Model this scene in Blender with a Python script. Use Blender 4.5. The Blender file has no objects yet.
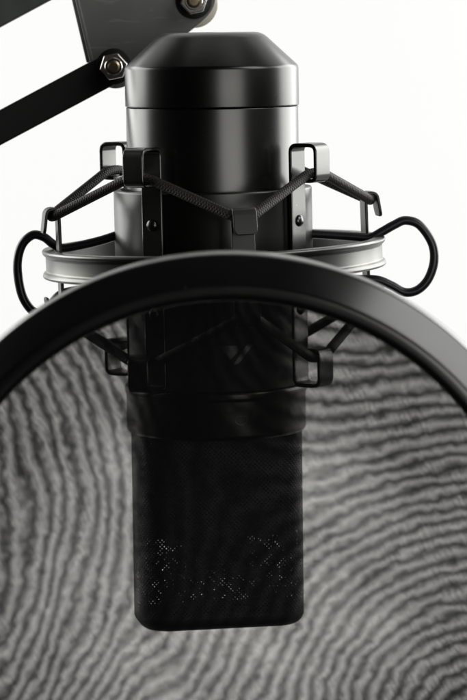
import bpy, bmesh, math, random
import numpy as np
from mathutils import Vector, Matrix

random.seed(4)
MM = 0.001
S = bpy.context.scene
COL = S.collection

# ------------------------------------------------------------------ camera
CAM = Vector((5.6, -885.0, 70.0))            # millimetres; the ring of the shock mount is z = 0
AIM = Vector((5.6, 0.0, -25.8))
LENS = 156.9
cam_data = bpy.data.cameras.new('camera')
cam = bpy.data.objects.new('camera', cam_data)
COL.objects.link(cam)
cam.location = CAM * MM
cam.rotation_euler = (AIM - CAM).to_track_quat('-Z', 'Y').to_euler()
cam_data.sensor_fit = 'VERTICAL'
cam_data.sensor_height = 36.0
cam_data.sensor_width = 24.0
cam_data.lens = LENS
cam_data.clip_start = 0.02
cam_data.clip_end = 30
cam_data.dof.use_dof = True
cam_data.dof.focus_distance = 0.862
cam_data.dof.aperture_fstop = 36
S.camera = cam

# ------------------------------------------------------------------ world, lamps, exposure
W = bpy.data.worlds.new('World')
S.world = W
W.use_nodes = True
W.node_tree.nodes['Background'].inputs[0].default_value = (1, 1, 0.98, 1)
W.node_tree.nodes['Background'].inputs[1].default_value = 0.012
S.view_settings.view_transform = 'Standard'
S.view_settings.look = 'None'
S.view_settings.exposure = 0
S.view_settings.gamma = 1


def area(name, loc, target, sx, sy, radiance, color=(1, 1, 1)):
    d = bpy.data.lights.new(name, 'AREA')
    d.shape = 'RECTANGLE'
    d.size, d.size_y = sx * MM, sy * MM
    d.energy = radiance * math.pi * (sx * MM) * (sy * MM)
    d.color = color
    o = bpy.data.objects.new(name, d)
    COL.objects.link(o)
    o.location = Vector(loc) * MM
    o.rotation_euler = (Vector(target) - Vector(loc)).to_track_quat('-Z', 'Y').to_euler()
    return o


area('backdrop_lamp', (0, 800, 0), (0, 0, 0), 2600, 2200, 1.24, (1, 1, 0.998))     # behind the diffusion sheet
area('side_softbox', (-560, 330, 175), (0, 0, 0), 620, 470, 6.0, (1, 1, 0.98))
area('side_softbox', (510, 352, 175), (0, 0, 0), 560, 470, 6.8, (1, 1, 0.98))
area('top_fill', (30, 260, 720), (0, 0, 0), 520, 520, 0.6, (1, 1, 0.98))  # weak overhead fill, added to lift the cone of the end cap
area('high_softbox', (500, -260, 430), (40, -208, 30), 330, 420, 3.7, (1, 1, 0.98))
area('front_softbox', (370, -780, 20), (0, 0, 0), 470, 380, 2.8, (1, 0.99, 0.96))

S.render.engine = 'CYCLES'
cy = S.cycles
cy.max_bounces = 8
cy.diffuse_bounces = 3
cy.glossy_bounces = 4
cy.transmission_bounces = 4
cy.transparent_max_bounces = 64
cy.use_denoising = True
cy.sample_clamp_indirect = 6


# ------------------------------------------------------------------ helpers
def at(px, py, Y):
    """point (mm) that the photograph shows at pixel px, py when it stands at depth Y"""
    q = (AIM - CAM).to_track_quat('-Z', 'Y')
    k = 36.0 / 700.0 / LENS
    d = q @ Vector(((px - 233.5) * k, (350 - py) * k, -1.0))
    return CAM + d * ((Y - CAM.y) / d.y)


def build(name, bm, m, parent=None, smooth=True, loc=None, bevel=0.0, seg=2, angle=35):
    bmesh.ops.recalc_face_normals(bm, faces=bm.faces)
    for v in bm.verts:
        v.co *= MM
    me = bpy.data.meshes.new(name)
    bm.to_mesh(me)
    bm.free()
    me.materials.append(m)
    if smooth:
        for p in me.polygons:
            p.use_smooth = True
        me.set_sharp_from_angle(angle=math.radians(angle))
    o = bpy.data.objects.new(name, me)
    COL.objects.link(o)
    if loc is not None:
        o.location = Vector(loc) * MM
    if parent:
        o.parent = parent
    if bevel:
        b = o.modifiers.new('bevel', 'BEVEL')
        b.width = bevel * MM
        b.segments = seg
        b.limit_method = 'ANGLE'
        b.angle_limit = math.radians(40)
        b.harden_normals = False
    return o


def thing(name, label, cat, loc=(0, 0, 0)):
    o = bpy.data.objects.new(name, None)
    COL.objects.link(o)
    o.location = Vector(loc) * MM
    o.empty_display_size = 0.01
    o['label'] = label
    o['category'] = cat
    return o


def lathe(bm, prof, seg=128, axis='Z', close=False, cx=0, cy_=0):
    """prof: list of (r, h); revolved round Z or (for axis Y) round Y"""
    uvl = bm.loops.layers.uv.verify()
    rings = []
    for r, h in prof:
        ring = []
        if r < 1e-6:
            v = bm.verts.new((cx, cy_, h) if axis == 'Z' else (cx, h, cy_))
            ring = [v] * seg
        else:
            for i in range(seg):
                a = 2 * math.pi * i / seg
                x, y = r * math.cos(a), r * math.sin(a)
                ring.append(bm.verts.new((cx + x, cy_ + y, h) if axis == 'Z' else (cx + x, h, cy_ + y)))
        rings.append(ring)
    L = [0.0]
    for (r0, h0), (r1, h1) in zip(prof, prof[1:]):
        L.append(L[-1] + math.hypot(r1 - r0, h1 - h0))
    n = len(prof)
    for k in range(n if close else n - 1):
        A, B = rings[k], rings[(k + 1) % n]
        rm = max(prof[k][0], prof[(k + 1) % n][0])
        for i in range(seg):
            j = (i + 1) % seg
            vs = []
            for v in (A[i], A[j], B[j], B[i]):
                if v not in vs:
                    vs.append(v)
            if len(vs) < 3:
                continue
            try:
                f = bm.faces.new(vs)
            except ValueError:
                continue
            for lp in f.loops:
                ii = i if lp.vert in (A[i], B[i]) else i + 1
                lv = L[k] if lp.vert in (A[i], A[j]) else (L[k + 1] if k + 1 < n else L[k])
                lp[uvl].uv = (2 * math.pi * rm * ii / seg, lv)


def rounded(pts, rad, n=5, closed=False):
    """2-D or 3-D polyline with its corners rounded"""
    P = [Vector(p) for p in pts]
    out = []
    N = len(P)
    for i, p in enumerate(P):
        if not closed and i in (0, N - 1):
            out.append(p)
            continue
        a, b = P[i - 1], P[(i + 1) % N]
        r = rad[i] if isinstance(rad, (list, tuple)) else rad
        if r <= 0:
            out.append(p)
            continue
        da, db = (a - p), (b - p)
        t = min(r, da.length * 0.48, db.length * 0.48)
        s, e = p + da.normalized() * t, p + db.normalized() * t
        for k in range(n + 1):
            u = k / n
            out.append(s * (1 - u) ** 2 + p * 2 * u * (1 - u) + e * u * u)
    return out


def catmull(pts, n=8):
    P = [Vector(p) for p in pts]
    P = [P[0] * 2 - P[1]] + P + [P[-1] * 2 - P[-2]]
    out = []
    for i in range(1, len(P) - 2):
        p0, p1, p2, p3 = P[i - 1:i + 3]
        for k in range(n):
            t = k / n
            out.append(0.5 * ((2 * p1) + (p2 - p0) * t + (2 * p0 - 5 * p1 + 4 * p2 - p3) * t * t
                              + (3 * p1 - p0 - 3 * p2 + p3) * t ** 3))
    out.append(P[-2])
    return out


def tube(bm, path, r, seg=14, closed=False, cap=True):
    uvl = bm.loops.layers.uv.verify()
    P = [Vector(p) for p in path]
    N = len(P)
    T = []
    for i in range(N):
        a = P[i - 1] if (i > 0 or closed) else P[i]
        b = P[(i + 1) % N] if (i < N - 1 or closed) else P[i]
        T.append((b - a).normalized())
    up = Vector((0, 0, 1)) if abs(T[0].z) < 0.9 else Vector((1, 0, 0))
    nrm = (up - T[0] * up.dot(T[0])).normalized()
    rings, L = [], [0.0]
    for i in range(N):
        nrm = (nrm - T[i] * nrm.dot(T[i])).normalized()
        bn = T[i].cross(nrm)
        rr = r(i / max(1, N - 1)) if callable(r) else r
        rings.append([bm.verts.new(P[i] + (nrm * math.cos(2 * math.pi * k / seg) + bn * math.sin(2 * math.pi * k / seg)) * rr)
                      for k in range(seg)])
        if i:
            L.append(L[-1] + (P[i] - P[i - 1]).length)
    for i in range(N if closed else N - 1):
        A, B = rings[i], rings[(i + 1) % N]
        l0 = L[i]
        l1 = L[i + 1] if i + 1 < N else L[i] + (P[0] - P[i]).length
        for k in range(seg):
            j = (k + 1) % seg
            f = bm.faces.new((A[k], A[j], B[j], B[k]))
            for lp, uv in zip(f.loops, ((l0, k / seg), (l0, (k + 1) / seg), (l1, (k + 1) / seg), (l1, k / seg))):
                lp[uvl].uv = uv
    if cap and not closed:
        bm.faces.new(rings[0])
        bm.faces.new(list(reversed(rings[-1])))


def frame(az):
    """outward and sideways unit vectors at azimuth az (0 faces the camera, + to the right)"""
    a = math.radians(az)
    return Vector((math.sin(a), -math.cos(a), 0)), Vector((math.cos(a), math.sin(a), 0))


def ribbon(bm, path, width, thick, az):
    """sheet-metal strip: path of (radius, z) in the vertical plane at azimuth az"""
    o, t = frame(az)
    P = [Vector((p[0], p[1])) for p in path]
    N = len(P)
    quads = []
    for i in range(N):
        a, b = P[max(0, i - 1)], P[min(N - 1, i + 1)]
        d = (b - a).normalized()
        nr = Vector((-d.y, d.x))
        w = width(P[i]) if callable(width) else width
        ring = []
        for sgn, side in ((1, -1), (1, 1), (-1, 1), (-1, -1)):
            q = P[i] + nr * (thick / 2 * sgn)
            ring.append(bm.verts.new(o * q.x + t * (w / 2 * side) + Vector((0, 0, q.y))))
        quads.append(ring)
    for A, B in zip(quads, quads[1:]):
        for k in range(4):
            j = (k + 1) % 4
            bm.faces.new((A[k], A[j], B[j], B[k]))
    bm.faces.new(quads[0])
    bm.faces.new(list(reversed(quads[-1])))


def prism(bm, poly, y0, y1):
    """polygon of (x, z) extruded along Y"""
    A = [bm.verts.new((p[0], y0, p[1])) for p in poly]
    B = [bm.verts.new((p[0], y1, p[1])) for p in poly]
    bm.faces.new(A)
    bm.faces.new(list(reversed(B)))
    n = len(poly)
    for i in range(n):
        j = (i + 1) % n
        bm.faces.new((A[j], A[i], B[i], B[j]))


def dome(bm, centre, axis, r, h, seg=24, n=6):
    ax = Vector(axis).normalized()
    up = Vector((0, 0, 1)) if abs(ax.z) < 0.9 else Vector((1, 0, 0))
    e1 = ax.cross(up).normalized()
    e2 = ax.cross(e1)
    c = Vector(centre)
    rings = []
    for i in range(n):
        a = i / n * math.pi / 2
        rings.append([c + ax * (h * math.sin(a)) + (e1 * math.cos(2 * math.pi * k / seg) + e2 * math.sin(2 * math.pi * k / seg)) * r * math.cos(a)
                      for k in range(seg)])
    V = [[bm.verts.new(p) for p in ring] for ring in rings]
    top = bm.verts.new(c + ax * h)
    for A, B in zip(V, V[1:]):
        for k in range(seg):
            j = (k + 1) % seg
            bm.faces.new((A[k], A[j], B[j], B[k]))
    for k in range(seg):
        bm.faces.new((V[-1][k], V[-1][(k + 1) % seg], top))
    bm.faces.new(V[0])


# ------------------------------------------------------------------ materials
def nodes(name):
    m = bpy.data.materials.new(name)
    m.use_nodes = True
    nt = m.node_tree
    nt.nodes.clear()
    out = nt.nodes.new('ShaderNodeOutputMaterial')
    return m, nt, out


def N(nt, t, **kw):
    n = nt.nodes.new(t)
    for k, v in kw.items():
        setattr(n, k, v)
    return n


def mth(nt, op, a, b=None, c=None):
    n = nt.nodes.new('ShaderNodeMath')
    n.operation = op
    for i, x in enumerate((a, b, c)):
        if x is None:
            continue
        if isinstance(x, (int, float)):
            n.inputs[i].default_value = x
        else:
            nt.links.new(x, n.inputs[i])
    return n.outputs[0]


def smoothstep(nt, lo, hi, x):
    n = nt.nodes.new('ShaderNodeMapRange')
    n.interpolation_type = 'SMOOTHSTEP'
    for i, v in ((0, x), (1, lo), (2, hi)):
        if isinstance(v, (int, float)):
            n.inputs[i].default_value = v
        else:
            nt.links.new(v, n.inputs[i])
    return n.outputs[0]


def coated(name, col, rough, metallic=0.0, ior=1.5, grain=900, bump=0.02, vary=0.25, rvary=0.06, scale2=60, scratch=0.0, scratch_col=0.5, dust=0.0):
    """painted / anodised / plastic surface: fine grain, faint blotches, wear"""
    m, nt, out = nodes(name)
    b = N(nt, 'ShaderNodeBsdfPrincipled')
    b.inputs['Metallic'].default_value = metallic
    b.inputs['IOR'].default_value = ior
    tc = N(nt, 'ShaderNodeTexCoord')
    n1 = N(nt, 'ShaderNodeTexNoise')
    n1.inputs['Scale'].default_value = scale2
    n1.inputs['Detail'].default_value = 5
    nt.links.new(tc.outputs['Object'], n1.inputs['Vector'])
    n2 = N(nt, 'ShaderNodeTexNoise')
    n2.inputs['Scale'].default_value = grain
    n2.inputs['Detail'].default_value = 2
    nt.links.new(tc.outputs['Object'], n2.inputs['Vector'])
    k = mth(nt, 'MULTIPLY_ADD', n1.outputs['Fac'], vary * 2, 1 - vary)
    rgb = N(nt, 'ShaderNodeMix', data_type='RGBA', blend_type='MULTIPLY')
    rgb.inputs[0].default_value = 1
    rgb.inputs[6].default_value = (*col, 1)
    cmb = N(nt, 'ShaderNodeCombineColor')
    for i in range(3):
        nt.links.new(k, cmb.inputs[i])
    nt.links.new(cmb.outputs[0], rgb.inputs[7])
    colour = rgb.outputs[2]
    if scratch:
        w = N(nt, 'ShaderNodeTexNoise')
        w.inputs['Scale'].default_value = 1
        w.inputs['Detail'].default_value = 3
        w.inputs['Distortion'].default_value = 0.6
        mp = N(nt, 'ShaderNodeMapping')
        mp.inputs['Scale'].default_value = (90, 90, 520)
        mp.inputs['Rotation'].default_value = (0, math.radians(35), 0)
        nt.links.new(tc.outputs['Object'], mp.inputs[0])
        nt.links.new(mp.outputs[0], w.inputs['Vector'])
        sm = smoothstep(nt, 0.62, 0.70, w.outputs['Fac'])
        mx = N(nt, 'ShaderNodeMix', data_type='RGBA')
        nt.links.new(mth(nt, 'MULTIPLY', sm, scratch), mx.inputs[0])
        nt.links.new(colour, mx.inputs[6])
        mx.inputs[7].default_value = (scratch_col, scratch_col, scratch_col * 0.95, 1)
        colour = mx.outputs[2]
    if dust:
        vo = N(nt, 'ShaderNodeTexVoronoi')
        vo.inputs['Scale'].default_value = 420
        nt.links.new(tc.outputs['Object'], vo.inputs['Vector'])
        sc = N(nt, 'ShaderNodeSeparateColor')
        nt.links.new(vo.outputs['Color'], sc.inputs[0])
        size = mth(nt, 'MULTIPLY', smoothstep(nt, 0.90, 1.0, sc.outputs[0]), 0.075)
        spot = mth(nt, 'LESS_THAN', vo.outputs['Distance'], size)
        mx = N(nt, 'ShaderNodeMix', data_type='RGBA')
        nt.links.new(mth(nt, 'MULTIPLY', spot, dust), mx.inputs[0])
        nt.links.new(colour, mx.inputs[6])
        mx.inputs[7].default_value = (0.5, 0.49, 0.46, 1)
        colour = mx.outputs[2]
    nt.links.new(colour, b.inputs['Base Color'])
    nt.links.new(mth(nt, 'MULTIPLY_ADD', n1.outputs['Fac'], rvary * 2, rough - rvary), b.inputs['Roughness'])
    bp = N(nt, 'ShaderNodeBump')
    bp.inputs['Strength'].default_value = bump * 10
    bp.inputs['Distance'].default_value = 0.00002
    nt.links.new(n2.outputs['Fac'], bp.inputs['Height'])
    nt.links.new(bp.outputs[0], b.inputs['Normal'])
    nt.links.new(b.outputs[0], out.inputs[0])
    return m


M_BODY = coated('satin_black_anodised', (0.075, 0.075, 0.073), 0.27, metallic=1.0, vary=0.10, rvary=0.03, grain=2500, bump=0.01, dust=0.35)
M_CAP = coated('matte_black_cap', (0.062, 0.062, 0.06), 0.28, metallic=1.0, vary=0.10, rvary=0.03, grain=2500, bump=0.01, dust=0.35)
M_SLEEVE = coated('grey_black_sleeve', (0.06, 0.06, 0.057), 0.34, metallic=1.0, vary=0.15, grain=1800, dust=0.35)
M_MOUNT = coated('black_mount_paint', (0.105, 0.105, 0.101), 0.25, metallic=1.0, vary=0.2, grain=1500, dust=0.35)
M_RING = coated('satin_ring_paint', (0.14, 0.14, 0.132), 0.38, metallic=1.0, vary=0.12, grain=1500)
M_DULL = coated('dull_black', (0.008, 0.008, 0.008), 0.62, ior=1.45, vary=0.2, grain=1800)
M_HOOK = coated('black_hook_paint', (0.010, 0.010, 0.010), 0.45, ior=1.55, vary=0.2, grain=1500)
M_WIRE = coated('black_wire_coating', (0.012, 0.012, 0.016), 0.35, vary=0.2)
M_RIM = coated('black_hoop_plastic', (0.004, 0.004, 0.004), 0.24, ior=1.75, vary=0.2, grain=1200, dust=0.35)
M_PLATE = coated('grey_joint_paint', (0.21, 0.21, 0.197), 0.45, metallic=0.2, vary=0.35, rvary=0.1, scale2=45, scratch=0.22, scratch_col=0.5, bump=0.05, dust=0.35)
M_BAR = coated('black_bar_paint', (0.006, 0.006, 0.006), 0.55, vary=0.3, grain=700, bump=0.05)
M_BARG = coated('worn_bar_paint', (0.09, 0.098, 0.087), 0.5, vary=0.5, grain=600, scale2=140, bump=0.08)
M_STEEL = coated('bolt_steel', (0.62, 0.60, 0.55), 0.28, metallic=1.0, vary=0.25, grain=1200)
M_BRASS = coated('bolt_thread', (0.42, 0.33, 0.22), 0.35, metallic=1.0, vary=0.3, grain=1200)
M_NYLON = coated('cream_nylon', (0.75, 0.70, 0.58), 0.4, vary=0.1)
M_MARK = coated('grey_mark', (0.22, 0.22, 0.225), 0.6, vary=0.2)
M_CAPSULE = coated('capsule_housing', (0.015, 0.015, 0.015), 0.6, vary=0.2)


def cord_material():
    m, nt, out = nodes('braided_elastic')
    b = N(nt, 'ShaderNodeBsdfPrincipled')
    uv = N(nt, 'ShaderNodeUVMap')
    sp = N(nt, 'ShaderNodeSeparateXYZ')
    nt.links.new(uv.outputs[0], sp.inputs[0])
    u = mth(nt, 'MULTIPLY', sp.outputs[0], 2 * math.pi / 0.95)
    v = mth(nt, 'MULTIPLY', sp.outputs[1], 2 * math.pi * 6)
    a = mth(nt, 'SINE', mth(nt, 'ADD', u, v))
    c = mth(nt, 'SINE', mth(nt, 'SUBTRACT', u, v))
    h = mth(nt, 'MAXIMUM', a, c)
    nz = N(nt, 'ShaderNodeTexNoise')
    nz.inputs['Scale'].default_value = 1500
    tc = N(nt, 'ShaderNodeTexCoord')
    nt.links.new(tc.outputs['Object'], nz.inputs['Vector'])
    hh = mth(nt, 'MULTIPLY_ADD', nz.outputs['Fac'], 0.8, h)
    r = N(nt, 'ShaderNodeValToRGB')
    r.color_ramp.elements[0].color = (0.004, 0.004, 0.0035, 1)
    r.color_ramp.elements[1].color = (0.022, 0.019, 0.015, 1)
    nt.links.new(mth(nt, 'MULTIPLY_ADD', hh, 0.4, 0.3), r.inputs[0])
    nt.links.new(r.outputs[0], b.inputs['Base Color'])
    b.inputs['Roughness'].default_value = 0.62
    b.inputs['Specular IOR Level'].default_value = 0.3
    bp = N(nt, 'ShaderNodeBump')
    bp.inputs['Strength'].default_value = 0.6
    bp.inputs['Distance'].default_value = 0.00012
    nt.links.new(hh, bp.inputs['Height'])
    nt.links.new(bp.outputs[0], b.inputs['Normal'])
    nt.links.new(b.outputs[0], out.inputs[0])
    return m


M_CORD = cord_material()


def grille_material():
    """punched sheet: staggered round holes, some closed by the lining behind"""
    m, nt, out = nodes('punched_grille')
    b = N(nt, 'ShaderNodeBsdfPrincipled')
    b.inputs['Base Color'].default_value = (0.03, 0.03, 0.034, 1)
    b.inputs['Metallic'].default_value = 0.5
    b.inputs['Roughness'].default_value = 0.5
    uv = N(nt, 'ShaderNodeUVMap')
    sp = N(nt, 'ShaderNodeSeparateXYZ')
    nt.links.new(uv.outputs[0], sp.inputs[0])
    P = 1.25
    k1 = 2 * math.pi / P
    u, v = sp.outputs[0], sp.outputs[1]
    c = mth(nt, 'MULTIPLY', mth(nt, 'COSINE', mth(nt, 'MULTIPLY', u, k1)), mth(nt, 'COSINE', mth(nt, 'MULTIPLY', v, k1)))
    hole = smoothstep(nt, 0.34, 0.5, c)
    nz = N(nt, 'ShaderNodeTexNoise')
    nz.inputs['Scale'].default_value = 520
    nz.inputs['Detail'].default_value = 3
    tc = N(nt, 'ShaderNodeTexCoord')
    nt.links.new(tc.outputs['Object'], nz.inputs['Vector'])
    open_ = smoothstep(nt, 0.47, 0.58, nz.outputs['Fac'])
    al = mth(nt, 'MULTIPLY', hole, open_)
    bp = N(nt, 'ShaderNodeBump')
    bp.inputs['Strength'].default_value = 1.0
    bp.inputs['Distance'].default_value = 0.0004
    nt.links.new(mth(nt, 'MULTIPLY', smoothstep(nt, 0.2, 0.7, c), -1.0), bp.inputs['Height'])
    nt.links.new(bp.outputs[0], b.inputs['Normal'])
    tr = N(nt, 'ShaderNodeBsdfTransparent')
    mx = N(nt, 'ShaderNodeMixShader')
    nt.links.new(al, mx.inputs[0])
    nt.links.new(b.outputs[0], mx.inputs[1])
    nt.links.new(tr.outputs[0], mx.inputs[2])
    nt.links.new(mx.outputs[0], out.inputs[0])
    return m


M_GRILLE = grille_material()


def gauze_material(pitch, lo_u, hi_u, lo_v, hi_v):
    """sheer woven nylon: warp and weft threads with open gaps between them (UV = cloth coordinates in mm)"""
    m, nt, out = nodes('black_nylon_gauze')
    b = N(nt, 'ShaderNodeBsdfPrincipled')
    b.inputs['Base Color'].default_value = (0.0045, 0.0045, 0.005, 1)
    b.inputs['Roughness'].default_value = 0.8
    b.inputs['Specular IOR Level'].default_value = 0.15
    uv = N(nt, 'ShaderNodeUVMap')
    sp = N(nt, 'ShaderNodeSeparateXYZ')
    nt.links.new(uv.outputs[0], sp.inputs[0])
    k = 2 * math.pi / pitch
    cu = mth(nt, 'MULTIPLY_ADD', mth(nt, 'SINE', mth(nt, 'MULTIPLY', sp.outputs[0], k)), 0.5, 0.5)
    cv = mth(nt, 'MULTIPLY_ADD', mth(nt, 'SINE', mth(nt, 'MULTIPLY', sp.outputs[1], k)), 0.5, 0.5)
    # uneven thread thickness
    nz = N(nt, 'ShaderNodeTexNoise')
    nz.inputs['Scale'].default_value = 0.6
    nz.inputs['Detail'].default_value = 5
    nz.inputs['Roughness'].default_value = 0.65
    nt.links.new(uv.outputs[0], nz.inputs['Vector'])
    big = N(nt, 'ShaderNodeTexNoise')
    big.inputs['Scale'].default_value = 0.055
    big.inputs['Detail'].default_value = 3
    nt.links.new(uv.outputs[0], big.inputs['Vector'])
    tc = N(nt, 'ShaderNodeTexCoord')
    ln = N(nt, 'ShaderNodeVectorMath', operation='LENGTH')
    nt.links.new(tc.outputs['Object'], ln.inputs[0])
    rim_falloff = mth(nt, 'MULTIPLY', smoothstep(nt, 0.020, 0.069, ln.outputs['Value']), -0.16)     # backlit glow put into the cloth density: weave closes towards the hoop
    d = mth(nt, 'MULTIPLY_ADD', nz.outputs['Fac'], 0.5, -0.25)
    d = mth(nt, 'ADD', d, mth(nt, 'MULTIPLY_ADD', big.outputs['Fac'], 0.36, -0.18))
    d = mth(nt, 'ADD', mth(nt, 'ADD', d, 0.05), rim_falloff)
    t = mth(nt, 'MULTIPLY', smoothstep(nt, lo_u, hi_u, mth(nt, 'ADD', cu, d)), smoothstep(nt, lo_v, hi_v, mth(nt, 'ADD', cv, d)))
    tr = N(nt, 'ShaderNodeBsdfTransparent')
    tr.inputs[0].default_value = (1, 0.992, 0.976, 1)
    mx = N(nt, 'ShaderNodeMixShader')
    nt.links.new(t, mx.inputs[0])
    nt.links.new(b.outputs[0], mx.inputs[1])
    nt.links.new(tr.outputs[0], mx.inputs[2])
    nt.links.new(mx.outputs[0], out.inputs[0])
    return m


M_GAUZE = gauze_material(0.36, 0.08, 0.70, -0.06, 0.34)


def sheet_material():
    m, nt, out = nodes('white_diffusion_cloth')
    t = N(nt, 'ShaderNodeBsdfTranslucent')
    t.inputs[0].default_value = (0.86, 0.86, 0.845, 1)
    d = N(nt, 'ShaderNodeBsdfDiffuse')
    d.inputs[0].default_value = (0.8, 0.8, 0.79, 1)
    a = N(nt, 'ShaderNodeMixShader')
    a.inputs[0].default_value = 0.15
    nt.links.new(t.outputs[0], a.inputs[1])
    nt.links.new(d.outputs[0], a.inputs[2])
    nt.links.new(a.outputs[0], out.inputs[0])
    return m


# ------------------------------------------------------------------ setting: the bright backdrop
bm = bmesh.new()
for i in range(2):
    pass
NX = 24
vs = [[bm.verts.new((-1300 + 2600 * i / NX, 560 + 2.0 * math.sin(i * 1.3), z)) for z in (-1100, 1100)] for i in range(NX + 1)]
for a, c in zip(vs, vs[1:]):
    bm.faces.new((a[0], c[0], c[1], a[1]))
bd = build('backdrop', bm, sheet_material())
bd['kind'] = 'structure'

# ------------------------------------------------------------------ boom arm behind the microphone
YA = 52.0
b1, b2, b3 = at(115, 66, YA), at(194, 1, YA), at(96, -52, YA)
arm = thing('boom_arm', 'scratched grey joint plate with two black parallel bars and steel nuts, behind the microphone', 'boom arm', b1)


def loc_poly(pts):
    return [Vector((p.x - b1.x, p.z - b1.z)) for p in pts]


# joint plate: straight left edge, lobes round the bolts
poly = loc_poly([at(91, 64, YA), at(99, 84, YA), at(116, 90, YA), at(131, 84, YA), at(186, 34, YA), at(203, 21, YA), at(213, 10, YA),
                 at(217, -4, YA), at(208, -24, YA), at(190, -34, YA), at(112, -84, YA), at(92, -86, YA), at(70, -70, YA), at(66, -40, YA)])
poly = rounded(poly, 2.6, n=4, closed=True)
bm = bmesh.new()
prism(bm, poly, 0, 2.6)
prism(bm, poly, 16, 18.6)
# raised lip along the left edge
e0, e1 = loc_poly([at(66.5, -42, YA), at(91, 62, YA)])
d = (e1 - e0).normalized()
nn = Vector((d.y, -d.x))
if nn.x > 0:
    nn = -nn
prism(bm, [e0 - nn * 0.9, e1 - nn * 0.9, e1 + nn * 0.3, e0 + nn * 0.3], -1.2, -0.01)
prism(bm, [e0 + nn * 0.35, e1 + nn * 0.35, e1 + nn * 1.4, e0 + nn * 1.4], -0.3, 14)
build('joint_plate', bm, M_PLATE, arm, bevel=0.35)


def bar(name, top, bottom, tip, m, y0, y1, left_px=-160):
    """long flat-sided bar: its upper and lower edges run parallel down to the left, round end at tip"""
    (x0, y0p), (x1, y1p) = top
    k = (y1p - y0p) / (x1 - x0)
    w = bottom
    A = at(left_px, y0p + k * (left_px - x0), YA)
    B = at(x1, y1p, YA)
    C = at(left_px, y0p + k * (left_px - x0) + w, YA)
    D = at(x1, y1p + w, YA)
    a, b_, c, d_ = loc_poly([A, B, C, D])
    t = loc_poly([at(*tip, YA)])[0]
    dirv = (b_ - a).normalized()
    nrm = Vector((-dirv.y, dirv.x))
    half = abs((c - a).dot(nrm)) / 2
    mid0 = (a + c) / 2
    end = mid0 + dirv * (t - mid0).dot(dirv)
    pts = [mid0 + nrm * half]
    for i in range(17):
        th = math.pi / 2 - math.pi * i / 16
        pts.append(end + dirv * (half * math.cos(th)) + nrm * (half * math.sin(th)))
    pts.append(mid0 - nrm * half)
    bm = bmesh.new()
    prism(bm, pts, y0, y1)
    return build(name, bm, m, arm, bevel=0.5), end


bar('arm_bar', ((0, 110), (90, 62)), 35.5, (115, 66), M_BAR, -7.5, -1.25)
bar('arm_bar', ((0, -9), (52, -37)), 37, (96, -52), M_BARG, -7.5, -1.25)


def nut(c, y, R=4.3):
    x, z = c.x - b1.x, c.z - b1.z
    bm = bmesh.new()
    lathe(bm, [(0, y), (R + 0.9, y), (R + 1.15, y - 0.15), (R + 1.15, y - 0.75), (R + 0.9, y - 0.9), (0, y - 0.9)], 40, 'Y', cx=x, cy_=z)
    w = build('washer', bm, M_BAR, arm)
    bm = bmesh.new()
    hexa = [(x + R * math.cos(math.radians(60 * i + 12)), z + R * math.sin(math.radians(60 * i + 12))) for i in range(6)]
    prism(bm, hexa, y - 3.8, y - 0.92)
    n_ = build('nut', bm, M_STEEL, arm, bevel=0.45, seg=3)
    bm = bmesh.new()
    lathe(bm, [(2.75, y - 3.75), (2.75, y - 4.0), (2.5, y - 4.35), (2.2, y - 4.35), (2.0, y - 3.9), (2.0, y - 3.75)], 36, 'Y', cx=x, cy_=z)
    build('nut_collar', bm, M_STEEL, n_)
    bm = bmesh.new()
    prof = [(1.75, y - 3.7)]
    for i in range(4):
        prof += [(1.95, y - 3.85 - i * 0.22), (1.75, y - 3.96 - i * 0.22)]
    prof += [(1.4, y - 4.9), (0, y - 4.95)]
    lathe(bm, prof, 32, 'Y', cx=x, cy_=z)
    build('bolt', bm, M_BRASS, arm)


nut(b1, -7.5)
nut(b2, 0.0, R=4.3)
nut(b3, -7.5)
# pale spacer disc behind the plate at the upper bolt
bm = bmesh.new()
x, z = b2.x - b1.x, b2.z - b1.z
lathe(bm, [(3, 5.0), (6.3, 5.0), (7.2, 5.6), (7.2, 10.4), (6.3, 11.0), (3, 11.0)], 48, 'Y', close=True, cx=x, cy_=z - 1.0)
build('spacer', bm, M_NYLON, arm)

# ------------------------------------------------------------------ microphone (hangs upside down)
TILT = math.radians(-0.75)
mic = thing('microphone', 'satin black condenser microphone hanging grille down inside the shock mount', 'microphone')
mic.rotation_euler = (0, TILT, 0)


def r2(prof, rad, n=4):
    return [(p.x, p.y) for p in rounded([Vector(p) for p in prof], rad, n)]


bm = bmesh.new()
lathe(bm, r2([(0, 66.4), (14.6, 66.4), (25.1, 56.6), (25.15, 45.35), (24.6, 45.2), (20, 45.2)], [0, 2.2, 0.7, 0.25, 0, 0]), 160)
build('end_cap', bm, M_CAP, mic)
bm = bmesh.new()
lathe(bm, r2([(20, 45.19), (24.55, 45.19), (24.9, 44.95), (24.95, -9.0), (20, -9.0)], [0, 0, 0.15, 0.3, 0]), 160)
build('body', bm, M_BODY, mic)
bm = bmesh.new()
lathe(bm, r2([(20, -9.01), (24.6, -9.01), (25.1, -9.6), (25.1, -35.3), (20, -35.3)], [0, 0.2, 0.3, 0.3, 0]), 160)
build('lower_body', bm, M_DULL, mic)  # lower part of the body, split off in a darker, duller black
bm = bmesh.new()
lathe(bm, r2([(20, -35.4), (26.3, -35.4), (26.6, -36.0), (26.6, -37.4), (26.2, -37.9), (26.2, -48.3), (25.4, -49.2), (20, -49.2)],
             [0, 0.3, 0.3, 0.3, 0.3, 0.7, 0.4, 0]), 160)
build('collar', bm, M_SLEEVE, mic)
# the basket is a rounded box, its flat front turned a little to the right
YAW = math.radians(11)


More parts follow.
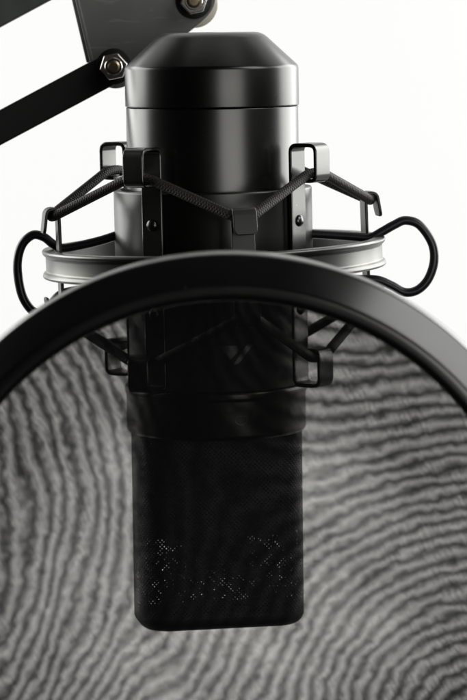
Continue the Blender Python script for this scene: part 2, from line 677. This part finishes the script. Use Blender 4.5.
def box_ring(hw, hd, rc, z, seg=14, per=12):
    pts = []
    for q, (sx, sy) in enumerate(((1, 1), (-1, 1), (-1, -1), (1, -1))):
        cx_, cy2 = sx * (hw - rc), sy * (hd - rc)
        for i in range(seg):
            a_ = math.radians(90 * q + 90 * i / (seg - 1))
            pts.append(Vector((cx_ + rc * math.cos(a_), cy2 + rc * math.sin(a_), z)))
    out = []
    for i, p in enumerate(pts):
        q = pts[(i + 1) % len(pts)]
        m_ = per if (q - p).length > 4 else 1
        for k in range(m_):
            out.append(p.lerp(q, k / m_))
    rot = Matrix.Rotation(YAW, 3, 'Z')
    return [rot @ p for p in out]


def box_shell(bm, hw, hd, rc, prof):
    """prof: (inset, z) from top to bottom; closed at the last ring"""
    uvl = bm.loops.layers.uv.verify()
    prev, run = None, 0.0
    for k, (ins, z) in enumerate(prof):
        P = box_ring(hw - ins, hd - ins, max(0.6, rc - ins), z)
        V = [bm.verts.new(p) for p in P]
        if prev:
            run2 = run + math.hypot(ins - prev[2], z - prev[3])
            n_ = len(V)
            l = 0.0
            for i in range(n_):
                j = (i + 1) % n_
                d_ = (prev[1][j] - prev[1][i]).length if k == 1 else base[i]
                if k == 1:
                    base = [(prev[1][(t + 1) % n_] - prev[1][t]).length for t in range(n_)]
                f = bm.faces.new((prev[0][i], prev[0][j], V[j], V[i]))
                for lp, uv in zip(f.loops, ((l, run), (l + d_, run), (l + d_, run2), (l, run2))):
                    lp[uvl].uv = uv
                l += d_
            run = run2
        prev = (V, P, ins, z)
    return prev[0]


bm = bmesh.new()
prof = [(0, -49.15), (0, -70), (0, -103.0)] + [(3.6 * (1 - math.cos(t)), -103.0 - 3.6 * math.sin(t)) for t in [math.pi / 2 * i / 7 for i in range(1, 8)]]
box_shell(bm, 24.6, 12.5, 9.0, prof[:3])
build('grille', bm, M_GRILLE, mic)
bm = bmesh.new()
bm.faces.new(box_shell(bm, 24.6, 12.5, 9.0, [(6, -102.6), (0.5, -102.6), (0.03, -103.02)] + prof[3:]))
build('grille_base', bm, M_DULL, mic)
bm = bmesh.new()
t_ = box_shell(bm, 23.6, 11.6, 8.0, [(2, -49.6), (0, -50.2), (0, -78.3), (2, -79.5)])
bm.faces.new(t_)
build('capsule', bm, M_CAPSULE, mic)
# cardioid symbol printed on the collar
bm = bmesh.new()
R = 26.2 + 0.06
path = []
for i in range(48):
    t = 2 * math.pi * i / 48
    rr = 1.15 * (1 - math.sin(t))
    path.append((rr * math.cos(t) * 1.15, rr * math.sin(t) + 1.3))
q = []
for (u, w) in path:
    ang = math.radians(16) + u / R
    q.append(Vector((R * math.sin(ang), -R * math.cos(ang), -43.6 + w)))
tube(bm, q, 0.14, 6, closed=True)
build('cardioid_symbol', bm, M_MARK, mic)

# ------------------------------------------------------------------ shock mount
mount = thing('shock_mount', 'spider shock mount with pale metal ring, braided elastic cords and wire loops around the microphone', 'shock mount')
mount.rotation_euler = (0, math.radians(-1.2), 0)
bm = bmesh.new()
lathe(bm, r2([(26.8, 21.6), (28.5, 21.6), (28.75, 21.2), (28.75, -8), (28.4, -8.4), (26.8, -8.4)], [0, .2, .2, .2, .2, 0]), 160, close=True)
build('cradle_sleeve', bm, M_SLEEVE, mount)

BR_AZ = (55, 145, -35, -125)
HK_AZ = (11, 101, 191, -79)
up_path = [(33.6, 24.1), (38.0, 24.1), (38.0, 34.2), (29.5, 34.2), (29.5, -34.2), (38.0, -34.2), (38.0, -24.1), (33.6, -24.1)]
up_path = rounded([Vector(p) for p in up_path], [0, 2.0, 2.2, 2.0, 2.0, 2.2, 2.0, 0], 5)


def strap(az):
    bm = bmesh.new()
    ribbon(bm, up_path, 7.0, 1.1, az)
    b = build('bracket', bm, M_MOUNT, mount, bevel=0.3)
    bm = bmesh.new()
    o, t = frame(az)
    for z in (11.0, -11.0):
        pass
    dome(bm, o * 30.05 + Vector((0, 0, 12.6)), o, 1.7, 1.0)
    build('rivet', bm, M_MOUNT, b)
    bm = bmesh.new()
    dome(bm, o * 30.05 + Vector((0, 0, -12.6)), o, 1.7, 1.0)
    build('rivet', bm, M_MOUNT, b)


for az in BR_AZ:
    strap(az)

RT = Matrix.Translation((0, 0, 1.6)) @ Matrix.Rotation(math.radians(-1.1), 4, 'Y')      # the ring sags on its cords
# suspension ring: channel section with a lip above and below
bm = bmesh.new()
prof = r2([(46.6, 4.1), (49.6, 4.1), (50.0, 3.5), (49.6, 2.6), (48.9, 2.1), (48.9, -2.1), (49.6, -2.6), (50.0, -3.5), (49.6, -4.1), (46.6, -4.1)],
          [0.3, .4, .5, .4, .5, .5, .4, .5, .4, .3], 4)
lathe(bm, prof, 200, close=True)
bm.transform(RT)
build('suspension_ring', bm, M_RING, mount)

# hooks riveted inside the ring, folded outward over the cord above and below
hk = [(49.65, 9.2), (49.6, 9.5), (49.5, 10.2), (49.3, 11.4), (48.6, 16.2), (45.2, 16.2), (45.2, -16.2), (48.6, -16.2), (49.3, -11.4), (49.5, -10.2), (49.6, -9.5), (49.65, -9.2)]
hk = rounded([Vector(p) for p in hk], [0, 0, 0, 0, 2.0, 1.5, 1.5, 2.0, 0, 0, 0, 0], 5)


def hook_width(p):
    z = abs(p.y)
    w = 9.6 - 3.0 * min(1, max(0, (z - 3) / 10.5))
    if p.x > 47.5:
        w = 6.7 if z > 11.3 else (6.4 if z > 10.1 else (5.4 if z > 9.4 else 4.0))
    return w


for az in HK_AZ:
    bm = bmesh.new()
    ribbon(bm, hk, hook_width, 0.9, az)
    bm.transform(RT)
    h = build('hook', bm, M_HOOK, mount, bevel=0.25)
    o, t = frame(az)
    bm = bmesh.new()
    dome(bm, o * 44.7, -o, 1.7, 1.1)
    bm.transform(RT)
    build('rivet', bm, M_MOUNT, h)


def cord(sign):
    pts = []
    order = sorted([(a % 360, 'b') for a in BR_AZ] + [(a % 360, 'h') for a in HK_AZ])
    for az, kind in order:
        o, t = frame(az)
        if kind == 'b':
            for s in (-3.2, 3.2):
                pts.append(o * 35.7 + t * s + Vector((0, 0, 26.3 * sign)))
        else:
            for s in (-2.2, 2.2):
                pts.append(RT @ (o * 47.0 + t * s + Vector((0, 0, 14.0 * sign))))
    path = rounded(pts, 2.6, 4, closed=True)
    dense = []
    for i, p in enumerate(path):
        q = path[(i + 1) % len(path)]
        n = max(1, int((q - p).length / 1.2))
        for k in range(n):
            dense.append(p.lerp(q, k / n))
    bm = bmesh.new()
    tube(bm, dense, 1.42, 16, closed=True)
    return build('elastic_cord', bm, M_CORD, mount)


cord(1)
cord(-1)


def clip(pts, y):
    P = [Vector(((px - 214) * 0.29, y, (261 - py) * 0.29)) for px, py in pts]
    bm = bmesh.new()
    tube(bm, catmull(P, 8), 1.32, 14)
    build('wire_clip', bm, M_WIRE, mount)


clip([(120, 231), (100, 237), (76, 242), (62, 243.5), (53, 239), (44, 232), (33, 230), (22, 240), (17, 260), (20, 287), (28, 303), (37, 308), (48, 301),
      (58, 291), (70, 287), (95, 285), (122, 282)], -2)
clip([(306, 234), (330, 236), (352, 238), (370, 239.5), (382, 234), (395, 227), (406, 223), (420, 228), (432, 246), (434, 264), (428, 282), (417, 293), (404, 295),
      (391, 288), (376, 282), (350, 281), (306, 280)], -2)

# flat grey triangle and slash low on the front of the body
bm = bmesh.new()


def on_body(px, py, r=25.3):
    x = (px - 214) * 0.29
    return Vector((x, -math.sqrt(r * r - x * x), (261 - py) * 0.29 + 2.2))


for shape in (((219, 344.5), (236, 344.5), (237, 350), (229, 358.5)), ((246, 343.5), (252, 343.5), (237.5, 362), (232, 363))):
    f = [bm.verts.new(on_body(*p)) for p in shape]
    bk = [bm.verts.new(on_body(*p, r=24.7)) for p in shape]
    bm.faces.new(f)
    for i in range(4):
        j = (i + 1) % 4
        bm.faces.new((f[i], bk[i], bk[j], f[j]))
build('grey_shapes', bm, M_MARK, mic, smooth=False)

# ------------------------------------------------------------------ pop filter in front
YP = -208.0
pc = at(229, 597, YP)
pop = thing('pop_filter', 'round pop filter, glossy black hoop holding two layers of sheer black gauze, nearest the camera', 'pop filter', pc)
bm = bmesh.new()
prof = r2([(67.2, 5.2), (67.2, -4.0), (68.4, -5.4), (70.9, -5.4), (77.6, 0.8), (77.9, 5.8), (76.8, 6.6), (68.0, 6.6)],
          [0.6, 1.2, 0.8, 0.8, 1.0, 0.8, 0.8, 0.8], 6)
lathe(bm, prof, 256, 'Y', close=True)
build('hoop', bm, M_RIM, pop)

rng = np.random.default_rng(11)
n = 260
lin = np.linspace(-69.5, 69.5, n)
X, Z = np.meshgrid(lin, lin, indexing='ij')


def field(lx, lz, seed, ang=0.0):
    """smooth random field with correlation lengths lx, lz in mm"""
    r = np.random.default_rng(seed).standard_normal((n, n))
    kx = np.fft.fftfreq(n, lin[1] - lin[0])[:, None]
    kz = np.fft.fftfreq(n, lin[1] - lin[0])[None, :]
    c, s = math.cos(ang), math.sin(ang)
    a, b_ = kx * c + kz * s, -kx * s + kz * c
    f = np.fft.ifft2(np.fft.fft2(r) * np.exp(-2 * (math.pi ** 2) * ((a * lx) ** 2 + (b_ * lz) ** 2) / 2)).real
    return f / f.std()


# stretch of the rear cloth against the front one, in thread pitches
PX = 229 + X / 0.222
PY = 597 - Z / 0.222
wl = 1 / (1 + np.exp((PX - 215) / 38))            # 1 on the left side of the hoop
dx, dy = PX - 492, PY - 742
ring_ = np.sqrt(dx ** 2 + (dy * (1 - 0.75 * wl)) ** 2)
calm = 0.45 + 0.55 * wl                            # the cloth lies smoother on the lower right
phi_u = ring_ / 14.5 + calm * (0.75 * field(26, 26, 3) + 0.16 * field(10, 10, 5)) + 0.05 * field(4, 4, 7) + 0.07 * field(0.8, 0.8, 17)
phi_u += wl * (0.32 * field(11, 16, 41, 0.3) + 0.15 * field(5, 9, 43) - (PY - 520) ** 2 / 12000)
phi_u += wl * 0.12 * field(1.6, 12, 31, 0.1) + (1 - wl) * 0.08 * field(12, 1.6, 32, -0.2)
phi_v = (0.87 * PX - 0.5 * PY) / 4.6 + 0.6 * field(12, 12, 8) + 0.25 * field(4, 4, 9) + 0.18 * field(1.3, 1.3, 10)
ca, sa = math.cos(math.radians(24)), math.sin(math.radians(24))
U0, V0 = X * ca + Z * sa + 100, -X * sa + Z * ca + 100
PITCH = 0.36


def cloth(name, y, U, V):
    bm = bmesh.new()
    uvl = bm.loops.layers.uv.verify()
    vs = {}

    def vert(i, j):
        if (i, j) not in vs:
            v = bm.verts.new((lin[i], y, lin[j]))
            vs[(i, j)] = (v, (U[i, j], V[i, j]))
        return vs[(i, j)]
    for i in range(n - 1):
        for j in range(n - 1):
            if (lin[i] + lin[1] * 0) ** 2 + lin[j] ** 2 > 68.6 ** 2:
                continue
            q = [vert(i, j), vert(i + 1, j), vert(i + 1, j + 1), vert(i, j + 1)]
            f = bm.faces.new([k[0] for k in q])
            for lp, k in zip(f.loops, q):
                lp[uvl].uv = k[1]
    return build(name, bm, M_GAUZE, pop)


cloth('gauze', -1.0, U0, V0)
cloth('gauze', 2.6, U0 + PITCH * phi_u, V0 + PITCH * phi_v)
